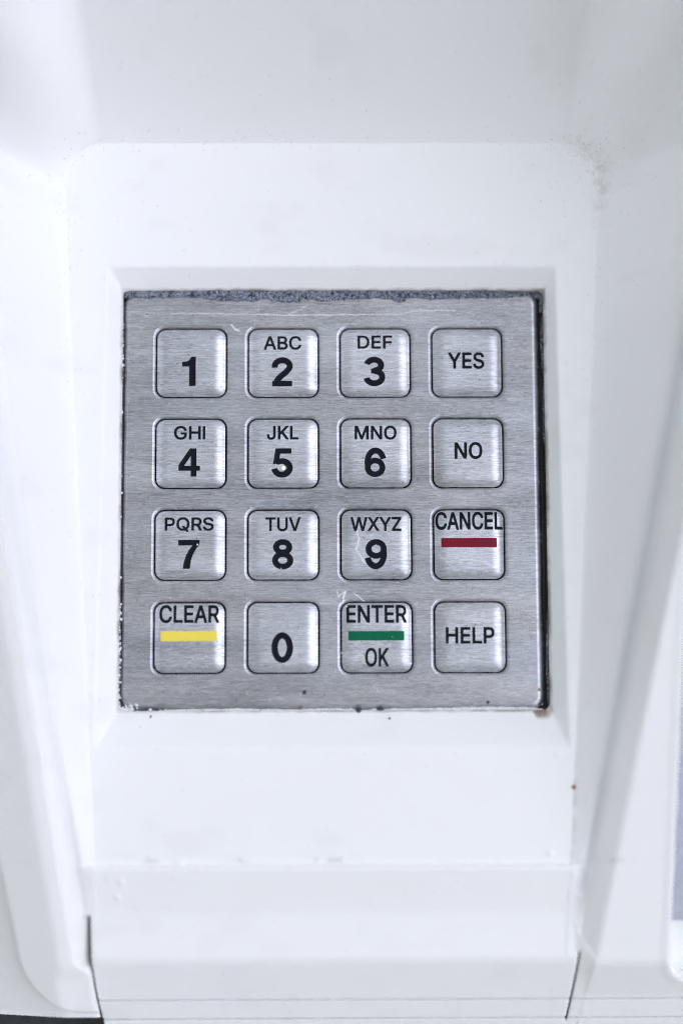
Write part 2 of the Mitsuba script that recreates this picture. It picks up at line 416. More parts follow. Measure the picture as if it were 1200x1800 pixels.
    tb = (W0 - RIM_IN) * (B0 - v) / (B0 - REC_BOT)
    tt = (W0 - RIM_IN) * (v - T0) / (REC_TOP - T0)
    rec = RIM_IN + smax(smax(tl, tr, 0.8), smax(tb, tt, 0.8), 0.8)
    rr = 1.6
    ia, ib = np.maximum(L0 - u, u - L1), np.maximum(B0 - v, v - T0)
    hole = np.where((ia > -rr) & (ib > -rr), np.hypot(np.maximum(ia + rr, 0), np.maximum(ib + rr, 0)) - rr, np.maximum(ia, ib))
    rec = np.where(hole < 0, np.maximum(RIM_IN + 20 * np.minimum(hole, 0) - .12 * np.clip(-hole * 8, 0, 1), -4.0), rec)
    rec = rec + 0 * u
    near = (u > recL(v) - 2) & (u < recR(v) + 2) & (v > REC_BOT - 2) & (v < REC_TOP + 2)
    out = np.where(near, smin(out, np.where(hole < 0, rec, rec), 0.55), out)
    out = np.where(hole < -0.001, np.minimum(out, rec), out)
    # seams between the shelf and the cheeks
    for pts in (SEAM_L, SEAM_R):
        ds = seam_dist(u, v, pts)
        out = out - 7.0 * (1 - np.clip((ds - 0.13) / 0.10, 0, 1)) - 0.25 * np.exp(-(ds / 0.6) ** 2)
    for v0 in (VY(1757, -4.9), VY(1790, -8.3)):
        out = out - 1.1 * (1 - np.clip((np.abs(v - v0) - 0.09) / 0.17, 0, 1)) * (u > seam_u(v, SEAM_L))
    for (c0, r, hh) in bump_spots:
        out = out + hh * np.exp(-((u - c0[0]) ** 2 + (v - c0[1]) ** 2) / (r * r))
    return out


def seam_u(v, pts):
    vs = np.array([p[1] for p in pts])[::-1]
    us = np.array([p[0] for p in pts])[::-1]
    return np.interp(v, vs, us)


def spaced(lo, hi, base, fine):
    """Grid lines from lo to hi: base spacing, with finer stretches (a, b, step)."""
    xs, x = [lo], lo
    while x < hi:
        s = base
        for a, b, st in fine:
            if a - 1e-9 <= x <= b:
                s = min(s, st)
        nxt = x + s
        for a, b, st in fine:
            if x < a < nxt and st < base:
                nxt = a + 1e-9
        x = nxt
        xs.append(x)
    return np.array(xs)


us_lo, us_hi, vs_lo, vs_hi = -108.0, 108.0, -133.0, 152.0
sl, sr = [p[0] for p in SEAM_L], [p[0] for p in SEAM_R]
gu = spaced(us_lo, us_hi, 0.42, [(OPEN[0] - .35, OPEN[0] + .3, .06), (OPEN[1] - .35, OPEN[1] + .3, .06), (min(sl) - .5, max(sl) + .5, .09), (min(sr) - .5, max(sr) + .5, .09), (64, 80, .2), (-64, -46, .3), (46, 64, .3), (OPEN[0] - .2, OPEN[0] + 2, .12), (OPEN[1] - 2, OPEN[1] + .2, .12)])
gv = spaced(vs_lo, vs_hi, 0.45, [(OPEN[2] - .3, OPEN[2] + .35, .06), (OPEN[3] - .35, OPEN[3] + .3, .06), (VY(1530, 5.5), VY(1500, 5), .09), (REC_TOP - 1, REC_TOP + 1, .15), (VY(1794, -8.6), VY(1753, -4.6), .07), (VB - 1, VB + 1, .15), (OPEN[2], OPEN[2] + 2, .15), (OPEN[3] - 2, OPEN[3], .15)])
gu = np.unique(np.round(gu, 5)); gv = np.unique(np.round(gv, 5))
U2, V2 = np.meshgrid(gu, gv)
H2 = height(U2, V2)
nv, nu = U2.shape
pos = np.stack([U2, V2, H2], -1)
hu, hv = np.gradient(H2, gu, axis=1), np.gradient(H2, gv, axis=0)
nrm = np.stack([-hu, -hv, np.ones_like(H2)], -1)
nrm /= np.linalg.norm(nrm, axis=-1, keepdims=True)
idx = np.arange(nv * nu).reshape(nv, nu)
cu, cv = (gu[:-1] + gu[1:]) / 2, (gv[:-1] + gv[1:]) / 2
CU, CV = np.meshgrid(cu, cv)
CH = (H2[:-1, :-1] + H2[1:, 1:]) / 2
hole_cell = (CU > OPEN[0] + 1.2) & (CU < OPEN[1] - 1.2) & (CV > OPEN[2] + 1.2) & (CV < OPEN[3] - 1.2)
cut = (CV < CUT_V) & (CU < seam_u(CV, SEAM_L))
is_recess = (CU > recL(CV)) & (CU < recR(CV)) & (CV > REC_BOT) & (CV < REC_TOP)
is_lip = (CV < VY(1527, 5.9)) & (CU > np.where(CV < SEAM_L[0][1], seam_u(CV, SEAM_L), footL(CV))) & (CU < np.where(CV < SEAM_R[0][1], seam_u(CV, SEAM_R), footR(CV) + 0.5))
cL, cR = CU < grooveL(CV), CU > grooveR(CV)
low_l = (CV < SEAM_L[0][1]) & (CU < seam_u(CV, SEAM_L))
low_r = (CV < SEAM_R[0][1]) & (CU > seam_u(CV, SEAM_R))
is_back = (CV - VB > np.maximum(np.maximum(footL(CV) - CU, CU - footR(CV)), 0) - 3.8 * 1.0) & (CV > VB - 3.8) & (np.hypot(np.maximum(np.maximum(footL(CV) - CU, CU - footR(CV)) + 9.5, 0), np.maximum(CV - VB + 9.5, 0)) - 9.5 > 0)
kind = np.zeros(CU.shape, int)                           # 0 shelf
kind[(CU < footL(CV)) | (CU > footR(CV))] = 3
kind[is_recess] = 1
kind[is_lip] = 2
kind[(kind == 3) & (CU > 0)] = 4
kind[cL | low_l] = 5
kind[cR | low_r] = 6
kind[is_back] = 7
kind[hole_cell | cut] = -1
NAMES = {0: 'keypad_shelf', 1: 'recess', 2: 'front_lip', 3: 'side_wall', 4: 'side_wall_001', 5: 'side_cheek', 6: 'side_cheek_001', 7: 'back_wall'}
quads = np.stack([idx[:-1, :-1], idx[:-1, 1:], idx[1:, 1:], idx[1:, :-1]], -1)
fp, fn_ = pos.reshape(-1, 3), nrm.reshape(-1, 3)
edge_count = {}
for k, nm in NAMES.items():
    q = quads[kind == k]
    f = np.vstack([q[:, [0, 1, 2]], q[:, [0, 2, 3]]])
    ids, inv = np.unique(f, return_inverse=True)
    v, n, f = fp[ids], fn_[ids], inv.reshape(-1, 3)
    # the outer rims of the moulding turn down, so that it has depth where it ends
    e = np.sort(np.vstack([f[:, [0, 1]], f[:, [1, 2]], f[:, [2, 0]]]), axis=1)
    e, cnt = np.unique(e, axis=0, return_counts=True)
    e = e[cnt == 1]
    mid = (v[e[:, 0]] + v[e[:, 1]]) / 2
    outer = (mid[:, 0] < us_lo + .01) | (mid[:, 0] > us_hi - .01) | (mid[:, 1] < vs_lo + .01) | (mid[:, 1] > vs_hi - .01) | ((mid[:, 1] < CUT_V + .5) & (mid[:, 0] < sl[-1] + .6))
    e = e[outer]
    if len(e):
        top = v[e.ravel()]
        bot = top.copy()
        bot[:, 2] -= 22.0
        d = v[e[:, 1]] - v[e[:, 0]]
        ns = np.cross(d, [0, 0, 1.0])
        ns /= np.linalg.norm(ns, axis=1, keepdims=True) + 1e-12
        base = len(v)
        m2 = len(e)
        t0, t1 = base + 2 * np.arange(m2), base + 2 * np.arange(m2) + 1
        b0, b1 = t0 + 2 * m2, t1 + 2 * m2
        f = np.vstack([f, np.stack([t0, t1, b1], 1), np.stack([t0, b1, b0], 1)])
        nn = np.repeat(ns, 2, axis=0)
        v, n = np.vstack([v, top, bot]), np.vstack([n, nn, nn])
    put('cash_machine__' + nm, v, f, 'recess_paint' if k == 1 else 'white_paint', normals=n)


def slab(key, u0, u1, v0, v1, w0, w1, bsdf, chamfer=0.3):
    a = manifold3d.Manifold.cube([u1 - u0, v1 - v0, w1 - w0]).translate([u0, v0, w0])
    mm = a.to_mesh()
    put(key, mm.vert_properties[:, :3], mm.tri_verts, bsdf)


def tube_strip(key, pts, half, bsdf, drop):
    """A thin black strip added to darken a seam, below the surface on both sides."""
    v, f = [], []
    for i, p in enumerate(pts):
        d = (pts[min(i + 1, len(pts) - 1)] - pts[max(i - 1, 0)])
        nrm2 = np.array([-d[1], d[0]]) / np.hypot(*d)
        z = sample(p[1], ROW_V, ROW_W) - drop
        for s, dz in ((-1, 0), (1, 0), (1, -2.5), (-1, -2.5)):
            v.append([p[0] + s * half * nrm2[0], p[1] + s * half * nrm2[1], z + dz])
        if i:
            b = 4 * i
            for j in range(4):
                k = (j + 1) % 4
                f += [[b - 4 + j, b - 4 + k, b + k], [b - 4 + j, b + k, b + j]]
    put(key, v, f, bsdf)


def dense(pts, n=40):
    out = []
    for a, b in zip(pts[:-1], pts[1:]):
        out += [a + (b - a) * t for t in np.linspace(0, 1, n // len(pts), endpoint=False)]
    return out + [pts[-1]]


tube_strip('cash_machine__seam_shade_strip', dense(SEAM_L), 0.13, 'grit_and_seam_shade', 1.4)  # added black strips that stand in for the shade inside both seams
tube_strip('cash_machine__seam_shade_strip_001', dense(SEAM_R), 0.13, 'grit_and_seam_shade', 1.4)
# the slot that the lower left corner shows under the cheek, and the dark front behind it
slab('cash_machine__lower_panel', us_lo + 1, sl[-1] - 0.2, vs_lo, CUT_V + 6, -30.0, -26.0, 'dark_plastic')
a, b = P(20, 1800, -26), P(32, 1783, -26)
v = [[a[0], a[1] - 6, -25.9], [a[0] + .9, a[1] - 6, -25.9], [b[0] + .9, b[1] + 2, -25.9], [b[0], b[1] + 2, -25.9]]
# the blue-grey pane in the next pocket
pr = P(1182, 1615, -6)
zz = sample(VY(1615, 0), RIM_V, RIM_W)
pv0, pv1 = P(1190, 1616, -3.0)[1], 40.0
n_ = 40
pane_v, pane_f = [], []
for i, vv in enumerate(np.linspace(pv0, pv1, n_)):
    zz = sample(vv, RIM_V, RIM_W) - 7.2
    for uu, dz in ((edgeR(vv) + 0.4, 0), (us_hi - 1, 0), (us_hi - 1, -2.5), (edgeR(vv) + 0.4, -2.5)):
        pane_v.append([uu, vv, zz + dz])
    if i:
        b4 = 4 * i
        for j in range(4):
            k = (j + 1) % 4
            pane_f += [[b4 - 4 + j, b4 - 4 + k, b4 + k], [b4 - 4 + j, b4 + k, b4 + j]]
pane_f += [[0, 2, 1], [0, 3, 2]]
put('cash_machine__device_panel', pane_v, pane_f, 'blue_pane')
labels['cash_machine'] = {'label': 'white moulded plastic cash machine front with a worn recessed shelf around the keypad', 'category': 'cash machine'}
labels['cash_machine__lower_panel'] = {'label': 'dark panel below the lower left corner of the white moulding'}
labels['cash_machine__device_panel'] = {'label': 'blue grey panel sunk in the next pocket at the right edge'}
labels['cash_machine__recess'] = {'label': 'sloping white rim of the keypad opening with rust at its lower right corner'}
labels['cash_machine__front_lip'] = {'label': 'stepped front lip of the shelf below the keypad'}

# ------------------------------------------------------------------ the keypad: plate
PITCH = 20.0
HOLE, HOLE_R, KEY, KEY_R = 7.66, 1.95, 7.42, 1.85
PL = [P(212.5, 900)[0], P(952.5, 900)[0], VY(1248.5), VY(513)]


def rounded(cx, cy, ax, ay, r, n=10):
    """Points and outward normals of a rounded rectangle, anticlockwise, with straight sides cut into a few pieces."""
    pts, nor = [], []
    for k, (sx, sy) in enumerate(((1, 1), (-1, 1), (-1, -1), (1, -1))):
        for i in range(n + 1):
            t = (k + i / n) * math.pi / 2
            pts.append([cx + sx * (ax - r) + r * math.cos(t), cy + sy * (ay - r) + r * math.sin(t)])
            nor.append([math.cos(t), math.sin(t)])
    return np.array(pts), np.array(nor)


plate_v, plate_f, plate_n = [], [], []


def add_block(v, f, n):
    base = sum(len(x) for x in plate_v)
    plate_v.append(np.asarray(v)); plate_n.append(np.asarray(n)); plate_f.append(np.asarray(f) + base)


def ring(outline, nor2, profile, outward):
    """Loft from the flat face over a rounded edge: profile = list of (offset, w, tilt angle)."""
    rows_v, rows_n = [], []
    for off, w, tl in profile:
        s = 1 if outward else -1
        rows_v.append(np.c_[outline + s * off * nor2, np.full(len(outline), w)])
        rows_n.append(np.c_[s * nor2 * math.sin(tl), np.full(len(outline), math.cos(tl))])
    m_ = len(outline)
    f = []
    for r in range(len(profile) - 1):
        for i in range(m_):
            j = (i + 1) % m_
            a, b, c, d = r * m_ + i, r * m_ + j, (r + 1) * m_ + j, (r + 1) * m_ + i
            f += [[a, b, c], [a, c, d]]
    add_block(np.vstack(rows_v), f, np.vstack(rows_n))


EDGE = 0.8
quarter = [(EDGE * math.sin(t), -EDGE * (1 - math.cos(t)), t) for t in np.linspace(0, math.pi / 2, 7)]
hole_rings = []
for j in range(4):
    for i in range(4):
        cx, cy = (i - 1.5) * PITCH, (1.5 - j) * PITCH
        o, n2 = rounded(cx, cy, HOLE + EDGE, HOLE + EDGE, HOLE_R + EDGE)
        hole_rings.append(o)
        ring(o, n2, quarter + [(EDGE, -2.6, math.pi / 2)], False)
pcx, pcy, pax, pay = (PL[0] + PL[1]) / 2, (PL[2] + PL[3]) / 2, (PL[1] - PL[0]) / 2, (PL[3] - PL[2]) / 2
ER = 1.7
o, n2 = rounded(pcx, pcy, pax - ER, pay - ER, 1.4)
ring(o, n2, [(ER * math.sin(t), -ER * (1 - math.cos(t)), t) for t in np.linspace(0, math.pi / 2, 8)] + [(ER, -3.5, math.pi / 2)], True)
poly = shapely.Polygon(o, hole_rings)
fv, ff = trimesh.creation.triangulate_polygon(poly, engine='earcut')
tri = fv[ff]
area2 = (tri[:, 1, 0] - tri[:, 0, 0]) * (tri[:, 2, 1] - tri[:, 0, 1]) - (tri[:, 2, 0] - tri[:, 0, 0]) * (tri[:, 1, 1] - tri[:, 0, 1])
ff = np.where(area2[:, None] < 0, ff[:, ::-1], ff)
add_block(np.c_[fv, np.zeros(len(fv))], ff, np.tile([0, 0, 1.0], (len(fv), 1)))
pv, pf, pn = np.vstack(plate_v), np.vstack(plate_f), np.vstack(plate_n)
put('keypad__plate', pv, pf, 'steel_plate', normals=pn, uv=np.c_[pv[:, 1], pv[:, 0]] * .001)
slab('keypad__backing', PL[0] + 1.2, PL[1] - 1.2, PL[2] + 1.2, PL[3] - 1.2, -5.0, -2.7, 'black_gap')
labels['keypad'] = {'label': 'brushed steel keypad of sixteen square keys set into the white shelf', 'category': 'keypad'}
labels['keypad__plate'] = {'label': 'scratched brushed steel plate around the keys'}
labels['keypad__backing'] = {'label': 'dark base behind the gaps around the keys'}

# ------------------------------------------------------------------ the keypad: keys
TOP = 0.45


def dome(x, y):
    """Height of a key's top at x, y from its centre."""
    f = lambda d: 0.80 * np.clip(1 - d / 3.0, 0, 1) ** 2.8
    g = lambda d: 1.1 * np.clip(1 - d / 2.6, 0, 1) ** 2.3
    return TOP - f(KEY - np.abs(x)) - np.where(y > 0, f(KEY - y), g(KEY + y))


def dome_normal(x, y):
    e = 1e-3
    gx, gy = (dome(x + e, y) - dome(x - e, y)) / (2 * e), (dome(x, y + e) - dome(x, y - e)) / (2 * e)
    n = np.stack([-gx, -gy, np.ones_like(gx)], -1)
    return n / np.linalg.norm(n, axis=-1, keepdims=True)


def glyphs(text, bold=False):
    """The outlines of some lettering as a shapely shape."""
    mesh = meshkit.text_mesh(text, 10.0, 1.0, bold)
    low = mesh.faces[np.abs(mesh.vertices[mesh.faces][:, :, 2]).max(axis=1) < 1e-6]
    tris = [shapely.Polygon(mesh.vertices[t][:, :2]) for t in low]
    return shapely.union_all([t for t in tris if t.area > 1e-9]).buffer(0.02).buffer(-0.02)


def arc(cx, cy, rx, ry, a0, a1, n=40):
    t = np.radians(np.linspace(a0, a1, n))
    return list(zip(cx + rx * np.cos(t), cy + ry * np.sin(t)))


def stroke(pts, w=1.95):
    return shapely.LineString(pts).buffer(w / 2, cap_style='flat', join_style='mitre', quad_segs=12)


def oval(cx, cy, rx, ry, w=1.95):
    return shapely.Polygon(arc(cx, cy, rx + w / 2, ry + w / 2 * .92, 0, 360, 73)).difference(shapely.Polygon(arc(cx, cy, rx - w / 2, ry - w / 2 * .92, 0, 360, 73)))


# heavy grotesque numerals, ten units high
SIX = oval(3.65, 3.25, 2.65, 2.36).union(stroke(arc(3.85, 5.0, 2.9, 4.12, 195, 18)))
DIGITS = {
    '1': shapely.Polygon([(2.35, 0), (4.45, 0), (4.45, 10), (2.95, 10), (2.7, 9.4), (2.2, 8.75), (1.5, 8.4), (0.7, 8.27), (0, 8.25), (0, 6.75), (2.35, 6.75)]),
    '2': stroke([(1.0, 6.5)] + arc(3.6, 7.0, 2.62, 2.05, 180, -28) + [(4.9, 4.9), (3.2, 3.5), (2.0, 2.3), (1.35, 0.9)]).union(shapely.box(0.15, 0, 7.0, 1.75)),
    '3': stroke(arc(3.5, 7.2, 2.45, 1.88, 168, -92)).union(stroke(arc(3.6, 3.0, 2.7, 2.12, 92, -172))).union(shapely.box(2.5, 4.35, 3.9, 5.95)),
    '4': shapely.Polygon([(0, 2.1), (0, 4.05), (3.9, 10), (6.05, 10), (6.05, 3.75), (7.3, 3.75), (7.3, 2.1), (6.05, 2.1), (6.05, 0), (4.2, 0), (4.2, 2.1)], [[(1.75, 3.75), (4.2, 3.75), (4.2, 7.5)]]),
    '5': shapely.Polygon([(1.35, 10), (6.65, 10), (6.65, 8.25), (2.85, 8.25), (2.4, 5.3), (2.2, 4.6), (.45, 4.6)]).union(stroke(arc(3.5, 3.25, 2.65, 2.33, 142, -172))),
    '6': SIX, '9': affinity.rotate(SIX, 180, origin=(3.65, 5)),
    '7': shapely.Polygon([(0.2, 10), (7.0, 10), (7.0, 8.5), (5.9, 7.0), (4.9, 5.0), (4.2, 2.7), (3.9, 0), (1.75, 0), (2.0, 2.0), (2.7, 4.5), (3.7, 6.6), (4.85, 8.2), (0.2, 8.2)]),
    '8': oval(3.6, 7.35, 2.3, 1.76).union(oval(3.6, 2.95, 2.65, 2.06)),
    '0': oval(3.6, 5, 2.6, 4.12, 2.05)}


def letters_of(text):
    if text == 'GHI':                                      # a plain upright I without serifs
        g = glyphs('GH')
        x = g.bounds[2] + 1.9
        return g.union(shapely.box(x, 0, x + 1.2, 10.0))
    return glyphs(text)


def fit(shape, box, cx, cy, grow=0.0, w=TOP):
    """The shape stretched to fill a box of photograph pixels, in millimetres from the key's centre."""
    p0, p1 = P(box[0], box[3], w), P(box[2], box[1], w)
    x0, y0, x1, y1 = shape.bounds
    sx, sy = (p1[0] - p0[0] - 2 * grow) / (x1 - x0), (p1[1] - p0[1] - 2 * grow) / (y1 - y0)
    s = affinity.affine_transform(shape, [sx, 0, 0, sy, p0[0] + grow - x0 * sx - cx, p0[1] + grow - y0 * sy - cy])
    return s.buffer(grow, join_style='round', quad_segs=4) if grow else s


def sheet(section, step, top_fn, bottom, normal_fn):
    """A solid with this outline: flat below, its top bent to top_fn with smooth normals, its sides flat-shaded."""
    mm = section.extrude(1.0).refine_to_length(step).to_mesh()
    v, f = np.array(mm.vert_properties[:, :3], float), np.array(mm.tri_verts)
    zface = v[f][:, :, 2]
    is_top = (zface > 1 - 1e-6).all(axis=1)
    up = v[:, 2]
    t = top_fn(v[:, 0], v[:, 1])
    w = bottom + up * (t - bottom)
    p = np.c_[v[:, :2], w]
    flat = p[f].reshape(-1, 3)
    fnm = np.cross(p[f[:, 1]] - p[f[:, 0]], p[f[:, 2]] - p[f[:, 0]])
    fnm /= np.linalg.norm(fnm, axis=1, keepdims=True) + 1e-15
    n = np.repeat(fnm, 3, axis=0)
    m_ = np.repeat(is_top, 3)
    n[m_] = normal_fn(flat[m_, 0], flat[m_, 1])
    return flat, np.arange(len(flat)).reshape(-1, 3), n


def legend(key, shape, cx, cy, bsdf, deep=0.07, sag=0.12, reach=0.34):
    """Lettering of paint filled into the key: its surface sags towards the middle of each stroke."""
    border = shape.boundary

    def top(x, y):
        d = shapely.distance(border, shapely.points(x, y))
        s = np.clip(d / reach, 0, 1)
        return dome(x, y) - deep - sag * s * (2 - s)

    def nor(x, y):
        e = 0.03
        gx, gy = (top(x + e, y) - top(x - e, y)) / (2 * e), (top(x, y + e) - top(x, y - e)) / (2 * e)
        d = shapely.distance(border, shapely.points(x, y))
        n = np.stack([-gx, -gy, np.ones_like(gx)], -1)
        return n / np.linalg.norm(n, axis=-1, keepdims=True)

    v, f, n = sheet(cross(shape), 0.22, top, -1.0, nor)
    put(key, v + [cx, cy, 0], f, bsdf, normals=n)


KEYS = [
    [('1', None, [('digit', '1', (320, 627, 344.5, 678.5))]), ('2', None, [('letters', 'ABC', (463.5, 590.5, 529.5, 615)), ('digit', '2', (477.5, 628, 514.5, 679))]),
     ('3', None, [('letters', 'DEF', (628, 589.5, 689, 613)), ('digit', '3', (639, 627, 676.5, 679))]), ('YES', None, [('word', 'YES', (787, 619, 850.5, 648.5))])],
    [('4', None, [('letters', 'GHI', (306, 748.5, 361, 773)), ('digit', '4', (313.5, 788, 352, 838))]), ('5', None, [('letters', 'JKL', (469, 748.5, 525, 773)), ('digit', '5', (477, 788, 514.5, 839.5))]),
     ('6', None, [('letters', 'MNO', (623, 748, 696.5, 773)), ('digit', '6', (640.5, 786.5, 678, 838.5))]), ('NO', None, [('word', 'NO', (798.5, 777, 847, 807))])],
    [('7', None, [('letters', 'PQRS', (289.5, 909, 376, 935)), ('digit', '7', (313, 949, 351, 1000))]), ('8', None, [('letters', 'TUV', (466.3, 909, 528.5, 934)), ('digit', '8', (478, 947.5, 515.5, 1001))]),
     ('9', None, [('letters', 'WXYZ', (616, 908.5, 705, 933.5)), ('digit', '9', (641, 947.5, 679.5, 1000.8))]), ('CANCEL', 'red', [('word', 'CANCEL', (765, 899, 883, 931.5)), ('bar', 'red_ink', (775, 945.5, 872.5, 962))])],
    [('CLEAR', 'yellow', [('word', 'CLEAR', (280, 1063, 385.5, 1095.5)), ('bar', 'yellow_ink', (282, 1109, 381.5, 1127))]), ('0', None, [('digit', '0', (476.8, 1111.5, 515, 1165.5))]),
     ('ENTER OK', 'green', [('word', 'ENTER', (608.5, 1063, 714.5, 1095)), ('bar', 'green_ink', (612, 1109, 710, 1126)), ('word', 'OK', (641.5, 1138.5, 683, 1172))]), ('HELP', None, [('word', 'HELP', (783, 1102, 868.5, 1131.5))])]]

for j in range(4):
    for i in range(4):
        name, colour, marks = KEYS[j][i]
        cx, cy = (i - 1.5) * PITCH, (1.5 - j) * PITCH
        key = number('keypad__key')
        o, _ = rounded(0, 0, KEY, KEY, KEY_R, 8)
        body = cross(shapely.Polygon(o))
        for mk, text, box in marks:
            if mk == 'bar':
                p0, p1 = P(box[0], box[3], TOP), P(box[2], box[1], TOP)
                shp = shapely.box(p0[0] - cx, p0[1] - cy, p1[0] - cx, p1[1] - cy).buffer(-.12).buffer(.12, quad_segs=3)
                part = number(key + '__colour_bar')
                legend(part, shp, cx, cy, text, deep=0.10, sag=0.03, reach=0.5)
                labels[part] = {'label': f'{colour} bar on the {name} key'}
            else:
                if mk == 'digit':
                    shp = fit(DIGITS[text].buffer(-.12).buffer(.12), box, cx, cy, 0.05)
                else:
                    shp = fit(letters_of(text), box, cx, cy, 0.10 if mk == 'letters' else 0.12)
                shp = shp.simplify(0.012)
                part = number(key + '__' + {'digit': 'digit', 'letters': 'letters', 'word': 'lettering'}[mk])
                legend(part, shp, cx, cy, 'black_ink')
                labels[part] = {'label': f'black {text} on a steel key'}
            body = body - cross(shp)
        v, f, n = sheet(body, 0.42, dome, -2.5, dome_normal)
        v = v + [cx, cy, 0]
        put(key, v, f, 'steel_key', normals=n, uv=np.c_[v[:, 1], v[:, 0]] * .001)
        labels[key] = {'label': f'steel key marked {name}' + (f' with a {colour} bar' if colour else '')}
        if name == '5':
            c = P(495, 822.5, TOP)
            s = trimesh.creation.icosphere(3, 0.95)
            put(key + '__raised_dot', s.vertices * [1, 1, .55] + [c[0], c[1], TOP + 0.05], s.faces, 'steel_nub', smooth=True)
            labels[key + '__raised_dot'] = {'label': 'shiny raised dot in the 5'}
            b0, b1 = P(478.5, 823, TOP), P(489.5, 816.5, TOP)
            slab(key + '__worn_bridge', b0[0], b1[0], b0[1], b1[1], -0.5, TOP - 0.06, 'steel_nub')
            labels[key + '__worn_bridge'] = {'label': 'bare metal gap across the 5'}

# ------------------------------------------------------------------ sealant, crumbs and flecks round the plate
def ragged(u, table):
    x = np.array([P(a, 520)[0] for a, _ in table]); y = np.array([VY(b) for _, b in table])
    return np.interp(u, x, y)


TOP_RAG = [(205, 522), (222, 522), (238, 523), (262, 526), (275, 523), (290, 524), (305, 522), (330, 521), (350, 521), (357, 525), (380, 529), (430, 530), (447, 531), (460, 526), (472, 526), (480, 531), (528, 531.5), (534, 526), (552, 527), (562, 530),
           (576, 530), (600, 527), (640, 526), (665, 524), (690, 528), (702, 532), (712, 531), (714, 526), (730, 524), (745, 527), (765, 527), (800, 525), (860, 525), (900, 525), (938, 524), (960, 524)]


def crust(key, u0, u1, v0, v1, keep, base, amp, step=0.13, seed=3, bsdf='sealant'):
    xs, ys = np.arange(u0, u1 + step, step), np.arange(v0, v1 + step, step)
    X, Y = np.meshgrid(xs, ys)
    k = keep(X, Y)                                         # > 0 where there is sealant, in mm from its edge
    pts = np.stack([X, Y, 0 * X], -1)
    w = base(X, Y) + amp * (meshkit.fbm(pts * 1.6, 3, seed) - 0.5) + amp * 0.9 * (meshkit.noise(pts * 4.5, seed + 9) - 0.5)
    w = w - 0.5 * np.clip(1 - k / 0.3, 0, 1) ** 2
    idx = np.arange(X.size).reshape(X.shape)
    q = np.stack([idx[:-1, :-1], idx[:-1, 1:], idx[1:, 1:], idx[1:, :-1]], -1)
    ok = (np.minimum.reduce([k[:-1, :-1], k[:-1, 1:], k[1:, 1:], k[1:, :-1]]) > -step * 0.7)
    q = q[ok]
    f = np.vstack([q[:, [0, 1, 2]], q[:, [0, 2, 3]]])
    v = np.stack([X, Y, w], -1).reshape(-1, 3)
    ids, inv = np.unique(f, return_inverse=True)
    v, f = v[ids], inv.reshape(-1, 3)
    e = np.vstack([f[:, [0, 1]], f[:, [1, 2]], f[:, [2, 0]]])
    es, first, cnt = np.unique(np.sort(e, axis=1), axis=0, return_index=True, return_counts=True)
    e = e[first[cnt == 1]]
    b = len(v)
    low = v.copy(); low[:, 2] = -1.2
    f = np.vstack([f, np.stack([e[:, 0], e[:, 1] , e[:, 1] + b], 1)[:, ::-1], np.stack([e[:, 0], e[:, 1] + b, e[:, 0] + b], 1)[:, ::-1]])
    put(key, np.vstack([v, low]), f, bsdf, smooth=False)


wob = lambda x, s: 0.5 * (meshkit.fbm(np.stack([x * 0.9, 0 * x + s, 0 * x], -1), 4, 5) - 0.5)
crust('keypad__sealant', OPEN[0] + .25, OPEN[1] - .1, OPEN[3] - 3.0, OPEN[3] - .05, lambda x, y: y - ragged(x, TOP_RAG) + wob(x, 1.0), lambda x, y: 0.50 + 0 * x - 0.9 * np.clip((x - 35) / 10, 0, 1), 0.55)
RIGHT_IN = [(520, .25), (548, .2), (552, 1.6), (556, .55), (585, .35), (640, .5), (668, .9), (690, .6), (770, .55), (800, 1.2), (820, 2.5), (1040, 2.5), (1060, .9), (1120, .5), (1200, .4), (1252, .6)]
rv, rd = np.array([VY(y) for y, _ in RIGHT_IN])[::-1], np.array([d for _, d in RIGHT_IN])[::-1]
crust('keypad__sealant_001', PL[1] - .2, OPEN[1] - .03, OPEN[2] + .1, OPEN[3] - 1.0, lambda x, y: (x - PL[1]) - np.interp(y, rv, rd) + .4 * wob(y, 7.0), lambda x, y: -0.75 + 0.3 * np.clip((y - 20) / 8, 0, 1), 0.6, seed=8)
LOW_RAG = [(205, 1244), (225, 1246), (240, 1248), (285, 1248.5), (290, 1246), (330, 1245.5), (420, 1245), (470, 1246), (520, 1246.5), (560, 1245), (610, 1245.5), (626, 1249), (642, 1248), (655, 1245), (664, 1248.5), (676, 1246), (720, 1245.5), (780, 1244.5), (860, 1243), (905, 1243.5), (925, 1245), (940, 1248), (960, 1250)]
crust('keypad__caulk', OPEN[0] + .2, OPEN[1] - 1.5, OPEN[2] + .02, OPEN[2] + 1.2, lambda x, y: ragged(x, LOW_RAG) - y + .6 * wob(x, 3.0), lambda x, y: 0.25 + 0 * x, 0.35, step=0.1, seed=21, bsdf='caulk')
labels['keypad__caulk'] = {'label': 'ragged white caulk along the lower edge of the plate'}
labels['keypad__sealant'] = {'label': 'crumbling grey sealant along the top edge of the plate'}
labels['keypad__sealant_001'] = {'label': 'dark dirty sealant down the right edge of the plate'}


def crumbs(key, spots, bsdf, smin_, smax_, flat=0.5):
    vs, fs, b = [], [], 0
    base = trimesh.creation.icosphere(1, 1.0)
    for (x, y, w) in spots:
        s = smin_ + (smax_ - smin_) * rng.random() ** 2
        vv = base.vertices * (0.7 + 0.6 * rng.random((len(base.vertices), 1))) * [1, 0.6 + .6 * rng.random(), flat]
        t = rng.random() * 6.28
        vv = vv @ np.array([[math.cos(t), -math.sin(t), 0], [math.sin(t), math.cos(t), 0], [0, 0, 1]]) * s + [x, y, w]
        vs.append(vv); fs.append(base.faces + b); b += len(vv)
    put(key, np.vstack(vs), np.vstack(fs), bsdf)


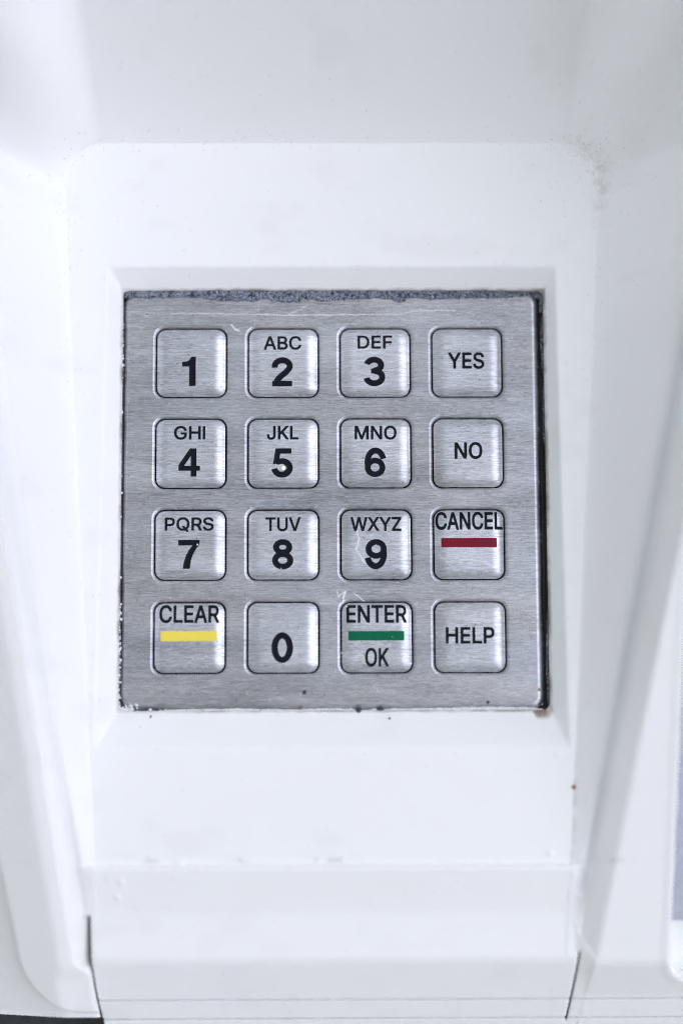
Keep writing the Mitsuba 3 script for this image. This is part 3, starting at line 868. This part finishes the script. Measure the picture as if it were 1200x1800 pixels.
def along_left(n, y0, y1, spread):
    out = []
    for _ in range(n):
        y = y0 + (y1 - y0) * rng.random()
        v = VY(y)
        out.append((OPEN[0] + 0.12 + spread * rng.normal() * .5, v, 0.15 + .25 * rng.random()))
    return out


white = along_left(90, 1060, 1250, .35) + along_left(22, 560, 650, .3) + along_left(10, 650, 1060, .2) + [(*P(210 + 34 * rng.random() ** 2, 1236 + 16 * rng.random()), .3) for _ in range(45)]
white += [(*P(215 + 735 * rng.random(), 1247 + 2.5 * rng.random()), .1) for _ in range(40)] + [(*P(780 + 150 * rng.random(), 1248.5), .2) for _ in range(25)]
crumbs('keypad__caulk_crumbs', white, 'caulk', .10, .34)
labels['keypad__caulk_crumbs'] = {'label': 'white crumbs of caulk along the left and lower edges of the plate', 'kind': 'stuff'}
flecks = [(*P(x, y, TOP), TOP - .02) for x, y in [(503, 1138), (494, 999), (511, 1006), (676, 655), (347, 957), (609, 1066), (690, 1119), (484, 817), (806, 641), (820, 805), (697, 800), (635, 1144), (575, 700), (480, 905), (600, 1148)]]
crumbs('keypad__dust_flecks', flecks, 'caulk', .09, .2, .4)
labels['keypad__dust_flecks'] = {'label': 'pale dusty flecks on the keys', 'kind': 'stuff'}
dark = along_left(45, 1040, 1250, .4) + along_left(14, 560, 640, .35) + [(*P(208 + 30 * rng.random(), 1240 + 16 * rng.random()), .35) for _ in range(26)] + [(*P(215 + 735 * rng.random(), 1249 + 1.5 * rng.random()), .2) for _ in range(70)]
dark += [(*P(228 + 60 * rng.random(), 1246.5 + 3 * rng.random()), .1) for _ in range(60)]
crumbs('keypad__dirt_grains', dark, 'grit_and_seam_shade', .07, .2)
labels['keypad__dirt_grains'] = {'label': 'dark grains of dirt along the edges of the plate', 'kind': 'stuff'}


def height_at(x, y):
    return float(height(np.array([[x]]), np.array([[y]]))[0, 0])


FLECKS = [(630, 1249, .62, 'grit_and_seam_shade'), (668, 1247, .55, 'grit_and_seam_shade'), (535, 1217, .42, 'grit_and_seam_shade'), (857, 1234, .42, 'grit_and_seam_shade'), (684, 1263, .34, 'grit_and_seam_shade'), (528, 1245, .36, 'brown_grit'), (1008, 1383, .5, 'brown_grit'), (265, 1260, .25, 'grit_and_seam_shade'), (947, 1212, .35, 'brown_grit'),
          (1046, 1462, .5, 'caulk'), (1079, 1500, .7, 'grit_and_seam_shade')]
for x, y, s, bs in FLECKS[:9]:
    u, v = P(x, y, 0.0)
    on_plate = PL[0] < u < PL[1] and PL[2] + .3 < v < PL[3]
    w = 0.0
    if not on_plate:
        for _ in range(6):
            w = height_at(u, v)
            u, v = P(x, y, max(w, -1))
        w = max(w, 0.1)
    part = number(('keypad' if on_plate else 'cash_machine') + '__dirt_fleck')
    crumbs(part, [(u, v, w + .1)], bs, s, s, .4)
